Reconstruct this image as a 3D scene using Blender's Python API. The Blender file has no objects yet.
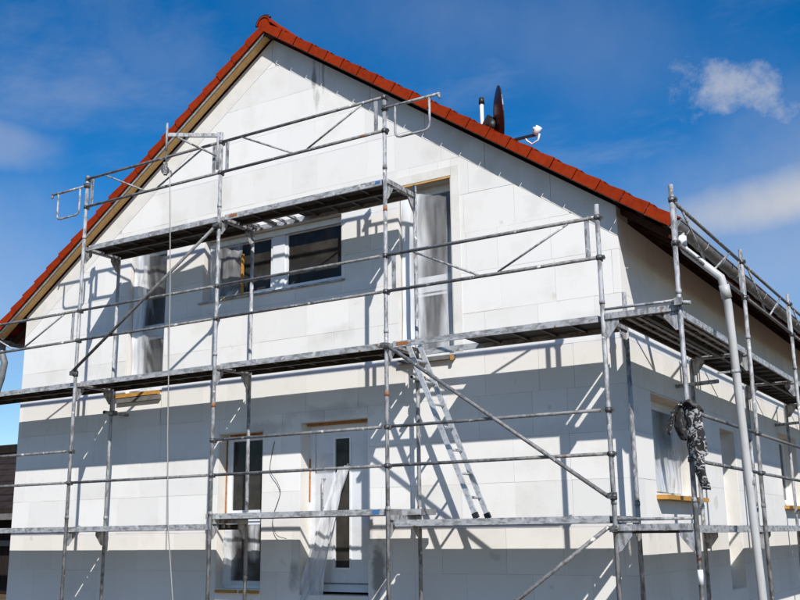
import bpy, math, random
from mathutils import Vector, Matrix, noise as mnoise
random.seed(7)
R = math.radians
H = 3.55                       # ground is z=0; all heights below are measured from the middle deck and lifted by H
S = bpy.context.scene
COL = S.collection

# ------------------------------------------------------------------ camera
F_PX, YAW, PIT, ROL = 1004.461, -0.551716, 0.229745, -0.012051
cam_d = bpy.data.cameras.new('camera'); cam = bpy.data.objects.new('camera', cam_d); COL.objects.link(cam)
cam_d.sensor_fit = 'HORIZONTAL'; cam_d.sensor_width = 36.0; cam_d.lens = F_PX/800*36.0
cam_d.clip_start = 0.1; cam_d.clip_end = 3000
Fv = Vector((math.sin(YAW)*math.cos(PIT), math.cos(YAW)*math.cos(PIT), math.sin(PIT)))
Rv = Vector((math.cos(YAW), -math.sin(YAW), 0)); Uv = Rv.cross(Fv)
R2 = Rv*math.cos(ROL) + Uv*math.sin(ROL); U2 = Uv*math.cos(ROL) - Rv*math.sin(ROL)
CAMP = Vector((3.42483, -9.43476, -2.13056))
Mx = Matrix((R2, U2, -Fv)).transposed().to_4x4(); Mx.translation = CAMP + Vector((0, 0, H))
cam.matrix_world = Mx
S.camera = cam

# ------------------------------------------------------------------ light: sun + sky
SUN_DIR = Vector((-0.94, 1.0, -1.125)).normalized()          # direction the light travels
sun_el = math.asin(-SUN_DIR.z); sun_az = math.atan2(-SUN_DIR.x, -SUN_DIR.y)
sl = bpy.data.lights.new('sun', 'SUN'); sl.energy = 4.75; sl.angle = R(0.55); sl.color = (1.0, 0.98, 0.95)
so = bpy.data.objects.new('sun', sl); COL.objects.link(so); so.location = (8, -8, 30)
so.rotation_euler = SUN_DIR.to_track_quat('-Z', 'Y').to_euler()

W = bpy.data.worlds.new('World'); S.world = W; W.use_nodes = True; W.cycles.sampling_method = 'MANUAL'; W.cycles.sample_map_resolution = 512
nt = W.node_tree; N = nt.nodes; L = nt.links; N.clear()
def nd(t, **k):
    n = N.new(t)
    for a, b in k.items(): setattr(n, a, b)
    return n
def math_(op, a, b=None, c=None, clamp=False):
    n = nd('ShaderNodeMath', operation=op, use_clamp=clamp)
    for i, v in enumerate((a, b, c)):
        if v is None: continue
        if isinstance(v, (int, float)): n.inputs[i].default_value = v
        else: L.new(v, n.inputs[i])
    return n.outputs[0]
SKY_STR = 0.108
sky = nd('ShaderNodeTexSky', sky_type='NISHITA', sun_disc=False)
sky.sun_elevation = sun_el; sky.sun_rotation = sun_az; sky.altitude = 300; sky.air_density = 1.0; sky.dust_density = 0.35; sky.ozone_density = 3.0
hsv = nd('ShaderNodeHueSaturation'); hsv.inputs['Saturation'].default_value = 1.44; hsv.inputs['Value'].default_value = 1.08; hsv.inputs['Hue'].default_value = 0.504
L.new(sky.outputs[0], hsv.inputs['Color'])
tc = nd('ShaderNodeTexCoord'); DIR = tc.outputs['Generated']
sep = nd('ShaderNodeSeparateXYZ'); L.new(DIR, sep.inputs[0])
zc = math_('MAXIMUM', sep.outputs[2], 0.12)
cmb = nd('ShaderNodeCombineXYZ'); L.new(math_('DIVIDE', sep.outputs[0], zc), cmb.inputs[0]); L.new(math_('DIVIDE', sep.outputs[1], zc), cmb.inputs[1])
def noise(vec, scale, detail, rough, dist=0.0):
    n = nd('ShaderNodeTexNoise'); n.inputs['Scale'].default_value = scale; n.inputs['Detail'].default_value = detail
    n.inputs['Roughness'].default_value = rough; n.inputs['Distortion'].default_value = dist; L.new(vec, n.inputs['Vector']); return n.outputs['Fac']
def sstep(v, lo, hi, top=1.0):
    n = nd('ShaderNodeMapRange', interpolation_type='SMOOTHSTEP'); n.inputs[1].default_value = lo; n.inputs[2].default_value = hi
    n.inputs[3].default_value = 0; n.inputs[4].default_value = top; L.new(v, n.inputs[0]); return n.outputs[0]
mp = nd('ShaderNodeMapping'); mp.inputs['Rotation'].default_value = (0, 0, R(28)); mp.inputs['Scale'].default_value = (0.8, 1.15, 1); mp.inputs['Location'].default_value = (5.3, 2.2, 0)
L.new(cmb.outputs[0], mp.inputs[0])
wisp = sstep(noise(mp.outputs[0], 1.1, 6, 0.64, 0.0), 0.44, 0.82, 0.30)
fine = noise(DIR, 17.0, 6, 0.66, 0.0)
soft = noise(DIR, 6.0, 5, 0.62, 0.0)
def pix_dir(u, v): return (Fv*F_PX + R2*(u-400) - U2*(v-300)).normalized()
def cloud(u, v, wu, wv, tilt, lo, hi, top, src, amp):
    """a single cloud standing in one direction of the sky, ragged by noise"""
    c = pix_dir(u, v); t1 = (R2 - c*R2.dot(c)).normalized(); t2 = c.cross(t1)*-1
    a, b = t1*math.cos(tilt)+t2*math.sin(tilt), t2*math.cos(tilt)-t1*math.sin(tilt)
    def dt(vec, sc):
        n = nd('ShaderNodeVectorMath', operation='DOT_PRODUCT'); L.new(DIR, n.inputs[0]); n.inputs[1].default_value = vec; return math_('MULTIPLY', n.outputs['Value'], sc)
    q = math_('ADD', math_('POWER', math_('ABSOLUTE', dt(a, F_PX/wu)), 2.0), math_('POWER', math_('ABSOLUTE', dt(b, F_PX/wv)), 2.0))
    front = nd('ShaderNodeVectorMath', operation='DOT_PRODUCT'); L.new(DIR, front.inputs[0]); front.inputs[1].default_value = c
    body = math_('SUBTRACT', 1.0, math_('SQRT', q))
    body = math_('ADD', body, math_('MULTIPLY', math_('SUBTRACT', src, 0.5), amp))
    return math_('MULTIPLY', sstep(body, lo, hi, top), math_('GREATER_THAN', front.outputs['Value'], 0.0))
c1 = cloud(733, 87, 60, 30, R(-6), -0.15, 1.35, 0.62, fine, 4.2)
c2 = cloud(805, 198, 165, 36, R(12), -0.3, 1.1, 0.95, soft, 1.3)
c3 = cloud(880, 230, 430, 125, R(14), -0.35, 1.15, 0.42, soft, 1.3)
c4 = cloud(-40, 300, 200, 120, R(-25), -0.3, 1.1, 0.34, soft, 1.5)
c5 = cloud(-10, 142, 62, 26, R(-10), -0.2, 0.9, 0.30, soft, 2.2)
c6 = cloud(480, 20, 260, 90, R(-12), -0.3, 1.2, 0.14, soft, 1.6)
c7 = cloud(150, 50, 110, 60, R(-30), -0.3, 1.2, 0.12, fine, 2.0)
fac = wisp
for c in (c1, c2, c3, c4, c5, c6, c7): fac = math_('MAXIMUM', fac, c)
mix = nd('ShaderNodeMix', data_type='RGBA'); L.new(fac, mix.inputs[0]); L.new(hsv.outputs[0], mix.inputs[6])
mix.inputs[7].default_value = (0.56/SKY_STR, 0.57/SKY_STR, 0.60/SKY_STR, 1)
bg = nd('ShaderNodeBackground'); bg.inputs['Strength'].default_value = SKY_STR; L.new(mix.outputs[2], bg.inputs[0])
wo = nd('ShaderNodeOutputWorld'); L.new(bg.outputs[0], wo.inputs[0])

S.view_settings.view_transform = 'Standard'; S.view_settings.look = 'None'; S.view_settings.gamma = 1.0
S.view_settings.exposure = 0.08; S.view_settings.use_curve_mapping = False
S.render.engine = 'CYCLES'; S.cycles.max_bounces = 5; S.cycles.diffuse_bounces = 3; S.cycles.glossy_bounces = 2; S.cycles.transparent_max_bounces = 6; S.render.resolution_x = 1024; S.render.resolution_y = 768

# ------------------------------------------------------------------ materials
MATS = {}
def mat(name, base, rough=0.6, metal=0.0, var=0.0, scale=8.0, stretch=(1, 1, 1), dark=None, dlo=0.45, dhi=0.7, bump=0.0, bscale=40.0, rand=0.0, spec=0.5, detail=4, specks=()):
    """procedural material: base colour broken by noise towards `dark`, per-object tint `rand`, fine relief `bump`"""
    m = bpy.data.materials.new(name); m.use_nodes = True; t = m.node_tree; b = t.nodes['Principled BSDF']
    b.inputs['Roughness'].default_value = rough; b.inputs['Metallic'].default_value = metal; b.inputs['Specular IOR Level'].default_value = spec
    c4 = lambda c: (c[0], c[1], c[2], 1)
    tcn = t.nodes.new('ShaderNodeTexCoord'); mpn = t.nodes.new('ShaderNodeMapping'); mpn.inputs['Scale'].default_value = stretch
    geo = t.nodes.new('ShaderNodeNewGeometry'); t.links.new(geo.outputs['Position'], mpn.inputs[0])
    col = None
    if dark is not None:
        nz = t.nodes.new('ShaderNodeTexNoise'); nz.inputs['Scale'].default_value = scale; nz.inputs['Detail'].default_value = detail; nz.inputs['Roughness'].default_value = 0.62
        t.links.new(mpn.outputs[0], nz.inputs['Vector'])
        mr = t.nodes.new('ShaderNodeMapRange'); mr.inputs[1].default_value = dlo; mr.inputs[2].default_value = dhi; t.links.new(nz.outputs['Fac'], mr.inputs[0])
        mx = t.nodes.new('ShaderNodeMix'); mx.data_type = 'RGBA'; t.links.new(mr.outputs[0], mx.inputs[0])
        mx.inputs[6].default_value = c4(base); mx.inputs[7].default_value = c4(dark); col = mx.outputs[2]
    for sc_, th_, cs_ in specks:                      # paint splashes, rust, dirt: small marks with shapes of their own
        nz = t.nodes.new('ShaderNodeTexNoise'); nz.inputs['Scale'].default_value = sc_; nz.inputs['Detail'].default_value = 3; t.links.new(geo.outputs['Position'], nz.inputs['Vector'])
        mr = t.nodes.new('ShaderNodeMapRange'); mr.inputs[1].default_value = th_; mr.inputs[2].default_value = th_+0.035; t.links.new(nz.outputs['Fac'], mr.inputs[0])
        mx = t.nodes.new('ShaderNodeMix'); mx.data_type = 'RGBA'; t.links.new(mr.outputs[0], mx.inputs[0])
        if col is None: mx.inputs[6].default_value = c4(base)
        else: t.links.new(col, mx.inputs[6])
        mx.inputs[7].default_value = c4(cs_); col = mx.outputs[2]
    if rand > 0:
        oi = t.nodes.new('ShaderNodeObjectInfo'); h = t.nodes.new('ShaderNodeHueSaturation')
        mr2 = t.nodes.new('ShaderNodeMapRange'); mr2.inputs[3].default_value = 1-rand; mr2.inputs[4].default_value = 1+rand*0.6; t.links.new(oi.outputs['Random'], mr2.inputs[0])
        t.links.new(mr2.outputs[0], h.inputs['Value'])
        if col is None: h.inputs['Color'].default_value = c4(base)
        else: t.links.new(col, h.inputs['Color'])
        col = h.outputs[0]
    if col is None: b.inputs['Base Color'].default_value = c4(base)
    else: t.links.new(col, b.inputs['Base Color'])
    if bump > 0:
        nb = t.nodes.new('ShaderNodeTexNoise'); nb.inputs['Scale'].default_value = bscale; nb.inputs['Detail'].default_value = 5; t.links.new(mpn.outputs[0], nb.inputs['Vector'])
        bp = t.nodes.new('ShaderNodeBump'); bp.inputs['Strength'].default_value = bump; bp.inputs['Distance'].default_value = 0.01; t.links.new(nb.outputs['Fac'], bp.inputs['Height']); t.links.new(bp.outputs[0], b.inputs['Normal'])
    MATS[name] = m; return m
mat('block', (0.805, 0.775, 0.725), 0.9, specks=((3.1, 0.70, (0.68, 0.655, 0.58)), (19, 0.74, (0.55, 0.53, 0.48))), dark=(0.745, 0.71, 0.645), scale=1.9, dlo=0.52, dhi=0.70, rand=0.06, bump=0.10, bscale=70, spec=0.2)
mat('joint', (0.50, 0.475, 0.42), 0.95, dark=(0.70, 0.67, 0.61), scale=5, spec=0.2)
mat('plaster', (0.755, 0.72, 0.66), 0.9, dark=(0.665, 0.63, 0.56), scale=3, bump=0.2, bscale=50, spec=0.2)
mat('galv', (0.40, 0.40, 0.405), 0.66, 0.2, specks=((11, 0.66, (0.62, 0.61, 0.58)), (7.3, 0.68, (0.17, 0.085, 0.04))), dark=(0.15, 0.148, 0.145), scale=22, stretch=(1, 1, 0.4), dlo=0.44, dhi=0.62, bump=0.15, bscale=90)
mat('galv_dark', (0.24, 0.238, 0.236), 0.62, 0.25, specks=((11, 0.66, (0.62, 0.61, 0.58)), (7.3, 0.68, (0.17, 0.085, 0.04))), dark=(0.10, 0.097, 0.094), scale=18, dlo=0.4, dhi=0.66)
mat('galv_bright', (0.60, 0.61, 0.63), 0.42, 0.4, dark=(0.34, 0.34, 0.34), scale=30, dlo=0.45, dhi=0.7)
mat('clamp', (0.20, 0.20, 0.20), 0.5, 0.5, dark=(0.06, 0.055, 0.05), scale=40, dlo=0.4, dhi=0.6)
mat('alu', (0.46, 0.46, 0.46), 0.6, 0.2, specks=((11, 0.66, (0.62, 0.61, 0.58)), (7.3, 0.68, (0.17, 0.085, 0.04))), dark=(0.22, 0.218, 0.212), scale=26, stretch=(0.45, 0.45, 1), dlo=0.44, dhi=0.62)
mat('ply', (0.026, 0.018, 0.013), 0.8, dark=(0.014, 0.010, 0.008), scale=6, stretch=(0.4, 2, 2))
mat('rib', (0.085, 0.08, 0.075), 0.6, 0.3, dark=(0.04, 0.036, 0.033), scale=9)  # dark copy of the plank metal, with the deck's underside shade in its colour
mat('steel_deck', (0.30, 0.285, 0.27), 0.5, 0.4, dark=(0.12, 0.11, 0.10), scale=9, dlo=0.4, dhi=0.7)
mat('tile', (0.285, 0.030, 0.006), 0.8, dark=(0.22, 0.021, 0.005), scale=14, rand=0.10, bump=0.15, bscale=60, spec=0.06)
mat('wood', (0.66, 0.41, 0.17), 0.75, dark=(0.50, 0.29, 0.11), scale=9, stretch=(0.5, 4, 3), rand=0.08, spec=0.25)
mat('board', (0.52, 0.27, 0.06), 0.75, dark=(0.34, 0.16, 0.035), scale=14, stretch=(0.6, 5, 5), rand=0.1, spec=0.25)
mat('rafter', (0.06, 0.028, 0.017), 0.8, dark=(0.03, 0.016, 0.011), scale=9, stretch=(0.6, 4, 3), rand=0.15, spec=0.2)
mat('eaveboard', (0.30, 0.12, 0.075), 0.8, dark=(0.17, 0.06, 0.035), scale=7, rand=0.35, spec=0.2)
mat('pvc', (0.78, 0.79, 0.80), 0.35, dark=(0.70, 0.70, 0.69), scale=6, spec=0.4)
mat('doorpaint', (0.72, 0.73, 0.74), 0.4, dark=(0.64, 0.64, 0.63), scale=4, spec=0.4)
mat('glass', (0.030, 0.027, 0.024), 0.10, dark=(0.06, 0.054, 0.047), scale=3, spec=0.18)
mat('zinc', (0.30, 0.30, 0.30), 0.45, 0.5, dark=(0.19, 0.185, 0.18), scale=10)
mat('pipe', (0.50, 0.495, 0.48), 0.5, dark=(0.40, 0.395, 0.38), scale=6, stretch=(1, 1, 0.4))
mat('black', (0.018, 0.017, 0.016), 0.5)
mat('dish', (0.016, 0.0165, 0.017), 0.4, 0.0, dark=(0.010, 0.010, 0.0105), scale=9)
mat('white', (0.78, 0.78, 0.78), 0.45)
mat('rope', (0.34, 0.325, 0.29), 0.85, dark=(0.24, 0.22, 0.19), scale=120)
mat('foam', (0.40, 0.17, 0.05), 0.9, dark=(0.16, 0.07, 0.03), scale=26, bump=0.6, bscale=90)
mat('orange', (0.34, 0.12, 0.035), 0.7, dark=(0.20, 0.07, 0.025), scale=60)
mat('blue', (0.05, 0.16, 0.36), 0.5)
mat('lead', (0.24, 0.245, 0.25), 0.55, 0.2, dark=(0.16, 0.16, 0.16), scale=12)
mat('ground', (0.14, 0.095, 0.052), 0.95, dark=(0.085, 0.058, 0.032), scale=0.9, dlo=0.35, dhi=0.7, bump=0.8, bscale=9, spec=0.1)
mat('darkwood', (0.022, 0.016, 0.012), 0.8, dark=(0.011, 0.008, 0.006), scale=7, stretch=(3, 3, 0.5), rand=0.25, spec=0.2)
mat('darktile', (0.035, 0.022, 0.018), 0.85, dark=(0.016, 0.012, 0.010), scale=3, rand=0.2, spec=0.2)
mat('greybeam', (0.17, 0.16, 0.15), 0.8, dark=(0.10, 0.095, 0.09), scale=10)
mat('jacket_dark', (0.022, 0.02, 0.019), 0.85, dark=(0.09, 0.085, 0.08), scale=24, dlo=0.55, dhi=0.6)
mat('stain', (0.21, 0.205, 0.195), 0.9, dark=(0.50, 0.49, 0.46), scale=6, dlo=0.42, dhi=0.6, spec=0.2)

def stains(name, spots):
    """dirt marks with a shape of their own: ellipses (x, z, rx, rz, strength) on the gable, ragged by noise"""
    m = MATS[name]; t = m.node_tree; b = t.nodes['Principled BSDF']; src = b.inputs['Base Color'].links[0].from_socket
    g = t.nodes.new('ShaderNodeNewGeometry'); sp = t.nodes.new('ShaderNodeSeparateXYZ'); t.links.new(g.outputs['Position'], sp.inputs[0])
    nz = t.nodes.new('ShaderNodeTexNoise'); nz.inputs['Scale'].default_value = 5; nz.inputs['Detail'].default_value = 4; nz.inputs['Roughness'].default_value = 0.65; t.links.new(g.outputs['Position'], nz.inputs['Vector'])
    def mt(op, a, b_=None, cl=False):
        n = t.nodes.new('ShaderNodeMath'); n.operation = op; n.use_clamp = cl
        for k, v in enumerate((a, b_)):
            if v is None: continue
            if isinstance(v, (int, float)): n.inputs[k].default_value = v
            else: t.links.new(v, n.inputs[k])
        return n.outputs[0]
    tot = None
    for x, z, rx, rz, st in spots:
        dx = mt('DIVIDE', mt('SUBTRACT', sp.outputs[0], x), rx); dz = mt('DIVIDE', mt('SUBTRACT', sp.outputs[2], z+H), rz)
        r_ = mt('SQRT', mt('ADD', mt('MULTIPLY', dx, dx), mt('MULTIPLY', dz, dz)))
        v = mt('ADD', mt('SUBTRACT', 1.0, r_), mt('MULTIPLY', mt('SUBTRACT', nz.outputs['Fac'], 0.5), 2.2))
        v = mt('MULTIPLY', mt('MULTIPLY', v, 1.6, True), st); tot = v if tot is None else mt('MAXIMUM', tot, v)
    mx = t.nodes.new('ShaderNodeMix'); mx.data_type = 'RGBA'; t.links.new(tot, mx.inputs[0]); t.links.new(src, mx.inputs[6]); mx.inputs[7].default_value = (0.17, 0.165, 0.15, 1)
    t.links.new(mx.outputs[2], b.inputs['Base Color'])
SPOTS = [(-3.32, -2.55, 0.11, 0.42, 0.75), (-3.42, -2.0, 0.05, 0.3, 0.4), (-4.58, -2.6, 0.09, 0.25, 0.5), (-4.33, 4.10, 0.055, 0.30, 0.75), (-4.17, 4.05, 0.035, 0.30, 0.6), (-4.27, 3.75, 0.05, 0.2, 0.35), (-5.05, -0.75, 0.5, 0.12, 0.3), (-3.98, -0.60, 0.7, 0.13, 0.3), (-8.6, 0.35, 0.5, 0.12, 0.10), (-3.9, 0.42, 0.3, 0.12, 0.16), (-7.2, 3.05, 0.3, 0.2, 0.08),
         (-1.1, 1.62, 0.16, 0.2, 0.10), (-1.75, 2.1, 0.2, 0.16, 0.09), (-2.5, 2.55, 0.2, 0.15, 0.08), (-0.4, 0.22, 0.7, 0.08, 0.10), (-1.5, -1.35, 0.5, 0.2, 0.06)]
stains('block', SPOTS); stains('plaster', SPOTS)
def camo():
    m = bpy.data.materials.new('camo'); m.use_nodes = True; t = m.node_tree; b = t.nodes['Principled BSDF']; b.inputs['Roughness'].default_value = 0.85
    g = t.nodes.new('ShaderNodeNewGeometry'); n = t.nodes.new('ShaderNodeTexNoise'); n.inputs['Scale'].default_value = 21; n.inputs['Detail'].default_value = 4; n.inputs['Distortion'].default_value = 1.2
    t.links.new(g.outputs['Position'], n.inputs['Vector']); r = t.nodes.new('ShaderNodeValToRGB'); r.color_ramp.interpolation = 'CONSTANT'
    e = r.color_ramp.elements; e[0].position = 0; e[0].color = (0.018, 0.016, 0.015, 1); e[1].position = 0.52; e[1].color = (0.13, 0.125, 0.12, 1)
    x = e.new(0.555); x.color = (0.42, 0.415, 0.40, 1); x = e.new(0.66); x.color = (0.06, 0.055, 0.05, 1)
    t.links.new(n.outputs['Fac'], r.inputs[0]); t.links.new(r.outputs[0], b.inputs['Base Color']); MATS['camo'] = m
camo()
def film():
    """thin builders' plastic: clear where it lies in one layer, milky where it is bunched (vertex attribute 'layers')"""
    m = bpy.data.materials.new('film'); m.use_nodes = True; t = m.node_tree; t.nodes.clear()
    o = t.nodes.new('ShaderNodeOutputMaterial'); mx = t.nodes.new('ShaderNodeMixShader'); tr = t.nodes.new('ShaderNodeBsdfTransparent'); p = t.nodes.new('ShaderNodeBsdfPrincipled')
    p.inputs['Base Color'].default_value = (0.74, 0.74, 0.74, 1); p.inputs['Roughness'].default_value = 0.25; tr.inputs[0].default_value = (0.93, 0.93, 0.93, 1)
    g = t.nodes.new('ShaderNodeNewGeometry'); mp_ = t.nodes.new('ShaderNodeMapping'); mp_.inputs['Scale'].default_value = (7, 5, 0.9); mp_.inputs['Rotation'].default_value = (0, R(12), 0)
    t.links.new(g.outputs['Position'], mp_.inputs[0])
    n = t.nodes.new('ShaderNodeTexNoise'); n.inputs['Scale'].default_value = 1.5; n.inputs['Detail'].default_value = 5; n.inputs['Roughness'].default_value = 0.55; n.inputs['Distortion'].default_value = 0.5
    t.links.new(mp_.outputs[0], n.inputs['Vector'])
    at = t.nodes.new('ShaderNodeAttribute'); at.attribute_name = 'layers'
    r = t.nodes.new('ShaderNodeMapRange'); r.inputs[1].default_value = 0.35; r.inputs[2].default_value = 0.75; r.inputs[3].default_value = 0.55; r.inputs[4].default_value = 1.5
    t.links.new(n.outputs['Fac'], r.inputs[0]); ml = t.nodes.new('ShaderNodeMath'); ml.operation = 'MULTIPLY'; ml.use_clamp = True
    t.links.new(r.outputs[0], ml.inputs[0]); t.links.new(at.outputs['Fac'], ml.inputs[1])
    t.links.new(ml.outputs[0], mx.inputs[0]); t.links.new(tr.outputs[0], mx.inputs[1]); t.links.new(p.outputs[0], mx.inputs[2]); t.links.new(mx.outputs[0], o.inputs[0])
    MATS['film'] = m
film()

# ------------------------------------------------------------------ mesh helpers
class MB:
    def __init__(s): s.v = []; s.f = []; s.m = []; s.sm = []
    def add(s, vs, fs, mi=0, smooth=False):
        o = len(s.v); s.v += [Vector(v) for v in vs]
        for f in fs: s.f.append(tuple(i+o for i in f)); s.m.append(mi); s.sm.append(smooth)
        return s
    def box(s, x0, x1, y0, y1, z0, z1, mi=0):
        return s.add([(x0,y0,z0),(x1,y0,z0),(x1,y1,z0),(x0,y1,z0),(x0,y0,z1),(x1,y0,z1),(x1,y1,z1),(x0,y1,z1)],
                     [(0,3,2,1),(4,5,6,7),(0,1,5,4),(1,2,6,5),(2,3,7,6),(3,0,4,7)], mi)
    def obox(s, c, ax, ay, az, hx, hy, hz, mi=0):
        c = Vector(c); ax, ay, az = Vector(ax)*hx, Vector(ay)*hy, Vector(az)*hz
        vs = [c+ax*a+ay*b+az*d for d in (-1, 1) for a, b in ((-1,-1),(1,-1),(1,1),(-1,1))]
        return s.add(vs, [(0,3,2,1),(4,5,6,7),(0,1,5,4),(1,2,6,5),(2,3,7,6),(3,0,4,7)], mi)
    def bar(s, p, q, w, h, up=(0, 0, 1), mi=0):
        p, q = Vector(p), Vector(q); d = (q-p); l = d.length; d.normalize(); up = Vector(up)
        sd = d.cross(up)
        if sd.length < 1e-4: sd = d.cross(Vector((0, 1, 0)))
        sd.normalize(); u = sd.cross(d)
        return s.obox((p+q)/2, d, sd, u, l/2, w/2, h/2, mi)
    def tube(s, p, q, r, n=10, r2=None, mi=0, cap=True):
        p, q = Vector(p), Vector(q); d = (q-p).normalized(); a = d.orthogonal().normalized(); b = d.cross(a); r2 = r if r2 is None else r2
        vs = [p+(a*math.cos(2*math.pi*i/n)+b*math.sin(2*math.pi*i/n))*r for i in range(n)] + [q+(a*math.cos(2*math.pi*i/n)+b*math.sin(2*math.pi*i/n))*r2 for i in range(n)]
        s.add(vs, [(i, (i+1) % n, n+(i+1) % n, n+i) for i in range(n)], mi, True)
        if cap: s.add(vs, [tuple(reversed(range(n))), tuple(range(n, 2*n))], mi)
        return s
    def pipe(s, p, q, r, ri, n=14, mi=0, mi_in=1, depth=0.12):
        """hollow-ended tube: the q end is open"""
        p, q = Vector(p), Vector(q); d = (q-p).normalized(); s.tube(p, q, r, n, mi=mi, cap=False)
        a = d.orthogonal().normalized(); b = d.cross(a); cs = [(a*math.cos(2*math.pi*i/n)+b*math.sin(2*math.pi*i/n)) for i in range(n)]
        vs = [q+c*r for c in cs]+[q+c*ri for c in cs]+[q-d*depth+c*ri for c in cs]
        s.add(vs, [(i, (i+1) % n, n+(i+1) % n, n+i) for i in range(n)], mi); s.add(vs, [(n+i, n+(i+1) % n, 2*n+(i+1) % n, 2*n+i) for i in range(n)]+[tuple(range(2*n, 3*n))], mi_in)
        s.add([p+c*r for c in cs], [tuple(reversed(range(n)))], mi); return s
    def path(s, pts, r, n=8, mi=0, taper=None):
        """tube along a polyline with mitred joints"""
        pts = [Vector(p) for p in pts]; rings = []; a = None
        for i, p in enumerate(pts):
            d = (pts[min(i+1, len(pts)-1)]-pts[max(i-1, 0)]).normalized()
            a = d.orthogonal().normalized() if a is None else (a-d*a.dot(d)).normalized()
            b = d.cross(a); rr = r if taper is None else taper[i]
            rings.append([p+(a*math.cos(2*math.pi*k/n)+b*math.sin(2*math.pi*k/n))*rr for k in range(n)])
        vs = [v for rg in rings for v in rg]
        s.add(vs, [(i*n+k, i*n+(k+1) % n, (i+1)*n+(k+1) % n, (i+1)*n+k) for i in range(len(pts)-1) for k in range(n)], mi, True)
        s.add(vs, [tuple(reversed(range(n))), tuple(range((len(pts)-1)*n, len(pts)*n))], mi); return s
    def prism(s, poly, d, mi=0):
        """closed polygon (3-D points) pushed along vector d"""
        n = len(poly); d = Vector(d); vs = [Vector(p) for p in poly]+[Vector(p)+d for p in poly]
        return s.add(vs, [tuple(range(n)), tuple(reversed(range(n, 2*n)))]+[(i, n+i, n+(i+1) % n, (i+1) % n) for i in range(n)], mi)

WL = {}
def mesh_of(mb, loc, mats, fixn=True):
    me = bpy.data.meshes.new('mesh'); me.from_pydata([v-loc for v in mb.v], [], mb.f)
    for m in mats: me.materials.append(MATS[m])
    me.polygons.foreach_set('material_index', mb.m); me.polygons.foreach_set('use_smooth', mb.sm); me.update()
    if fixn:
        import bmesh
        b = bmesh.new(); b.from_mesh(me); bmesh.ops.remove_doubles(b, verts=b.verts, dist=1e-5) if any(mb.sm) else None
        bmesh.ops.recalc_face_normals(b, faces=b.faces); b.to_mesh(me); b.free()
    return me
def tag(o, label=None, cat=None, group=None, kind=None):
    for k, v in (('label', label), ('category', cat), ('group', group), ('kind', kind)):
        if v: o[k] = v
    return o
def thing(name, loc, label, cat, group=None):
    o = bpy.data.objects.new(name, None); o.empty_display_size = 0.2; COL.objects.link(o); loc = Vector(loc); o.location = loc+Vector((0, 0, H)); WL[o] = loc
    return tag(o, label, cat, group)
def part(name, mb, mats, parent=None, label=None, fixn=True):
    if isinstance(mats, str): mats = (mats,)
    xs = [v.x for v in mb.v]; ys = [v.y for v in mb.v]; zs = [v.z for v in mb.v]
    loc = Vector(((min(xs)+max(xs))/2, (min(ys)+max(ys))/2, min(zs)))
    o = bpy.data.objects.new(name, mesh_of(mb, loc, mats, fixn)); COL.objects.link(o); WL[o] = loc
    if parent: o.parent = parent; o.location = loc-WL[parent]
    else: o.location = loc+Vector((0, 0, H))
    if label: o['label'] = label
    return o
def copy_part(src, shift, parent):
    o = src.copy(); COL.objects.link(o); WL[o] = WL[src]+Vector(shift); o.parent = parent; o.location = WL[o]-WL[parent]; return o

# ------------------------------------------------------------------ ground and surroundings
g = MB(); n = 40; ext = 900
def gh(x, y): return -H + (0.05*mnoise.noise(Vector((x*0.3, y*0.3, 0))) if abs(x) < 40 and abs(y) < 40 else 0) - 0.02
xs = sorted(set([-ext, -400, -150, -80]+[i*2.0 for i in range(-25, 26)]+[80, 150, 400, ext]))
vs = [(x, y, gh(x, y)) for y in xs for x in xs]; k = len(xs)
g.add(vs, [(j*k+i, j*k+i+1, (j+1)*k+i+1, (j+1)*k+i) for j in range(k-1) for i in range(k-1)], 0, True)
go = part('ground', g, 'ground'); tag(go, 'bare brown earth around the building site', kind='structure')

# ------------------------------------------------------------------ HOUSE
YW = 0.95                     # gable wall face
XL, XR = -10.08, -0.12        # left and right wall faces
YB = 12.2
XRI, ZRI, TAN = -5.075, 4.915, 0.696   # ridge line of the tiles' lower edge
YV = 0.735                    # verge plane
ANG = math.atan(TAN); CA, SA = math.cos(ANG), math.sin(ANG)
def zlow(x): return ZRI-TAN*abs(x-XRI)
house = thing('house', (XRI, 6.5, -H), 'white block house shell with red tiled gable roof', 'house')

def clip(poly, a, b, c):
    """keep a*x+b*z<=c of a convex polygon of (x,z)"""
    out = []
    for i in range(len(poly)):
        p, q = poly[i], poly[(i+1) % len(poly)]; dp, dq = a*p[0]+b*p[1]-c, a*q[0]+b*q[1]-c
        if dp <= 0: out.append(p)
        if (dp < 0 < dq) or (dq < 0 < dp):
            t = dp/(dp-dq); out.append((p[0]+(q[0]-p[0])*t, p[1]+(q[1]-p[1])*t))
    return out
def minus(rect, holes):
    rs = [rect]
    for hx0, hx1, hz0, hz1 in holes:
        nr = []
        for x0, x1, z0, z1 in rs:
            if hx1 <= x0 or hx0 >= x1 or hz1 <= z0 or hz0 >= z1: nr.append((x0, x1, z0, z1)); continue
            if hx0 > x0: nr.append((x0, hx0, z0, z1))
            if hx1 < x1: nr.append((hx1, x1, z0, z1))
            a, b = max(x0, hx0), min(x1, hx1)
            if hz0 > z0: nr.append((a, b, z0, hz0))
            if hz1 < z1: nr.append((a, b, hz1, z1))
        rs = nr
    return rs
def area(p): return abs(sum(p[i][0]*p[(i+1) % len(p)][1]-p[(i+1) % len(p)][0]*p[i][1] for i in range(len(p))))/2
G_OPEN = dict(wl=(-7.75, -6.99, -0.07, 2.17), wr=(-2.99, -2.21, -0.04, 2.21), wm=(-6.28, -3.85, 1.12, 2.06), gw=(-5.89, -5.11, -2.80, -0.76), dr=(-4.50, -3.46, -2.84, -0.71))
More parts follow.
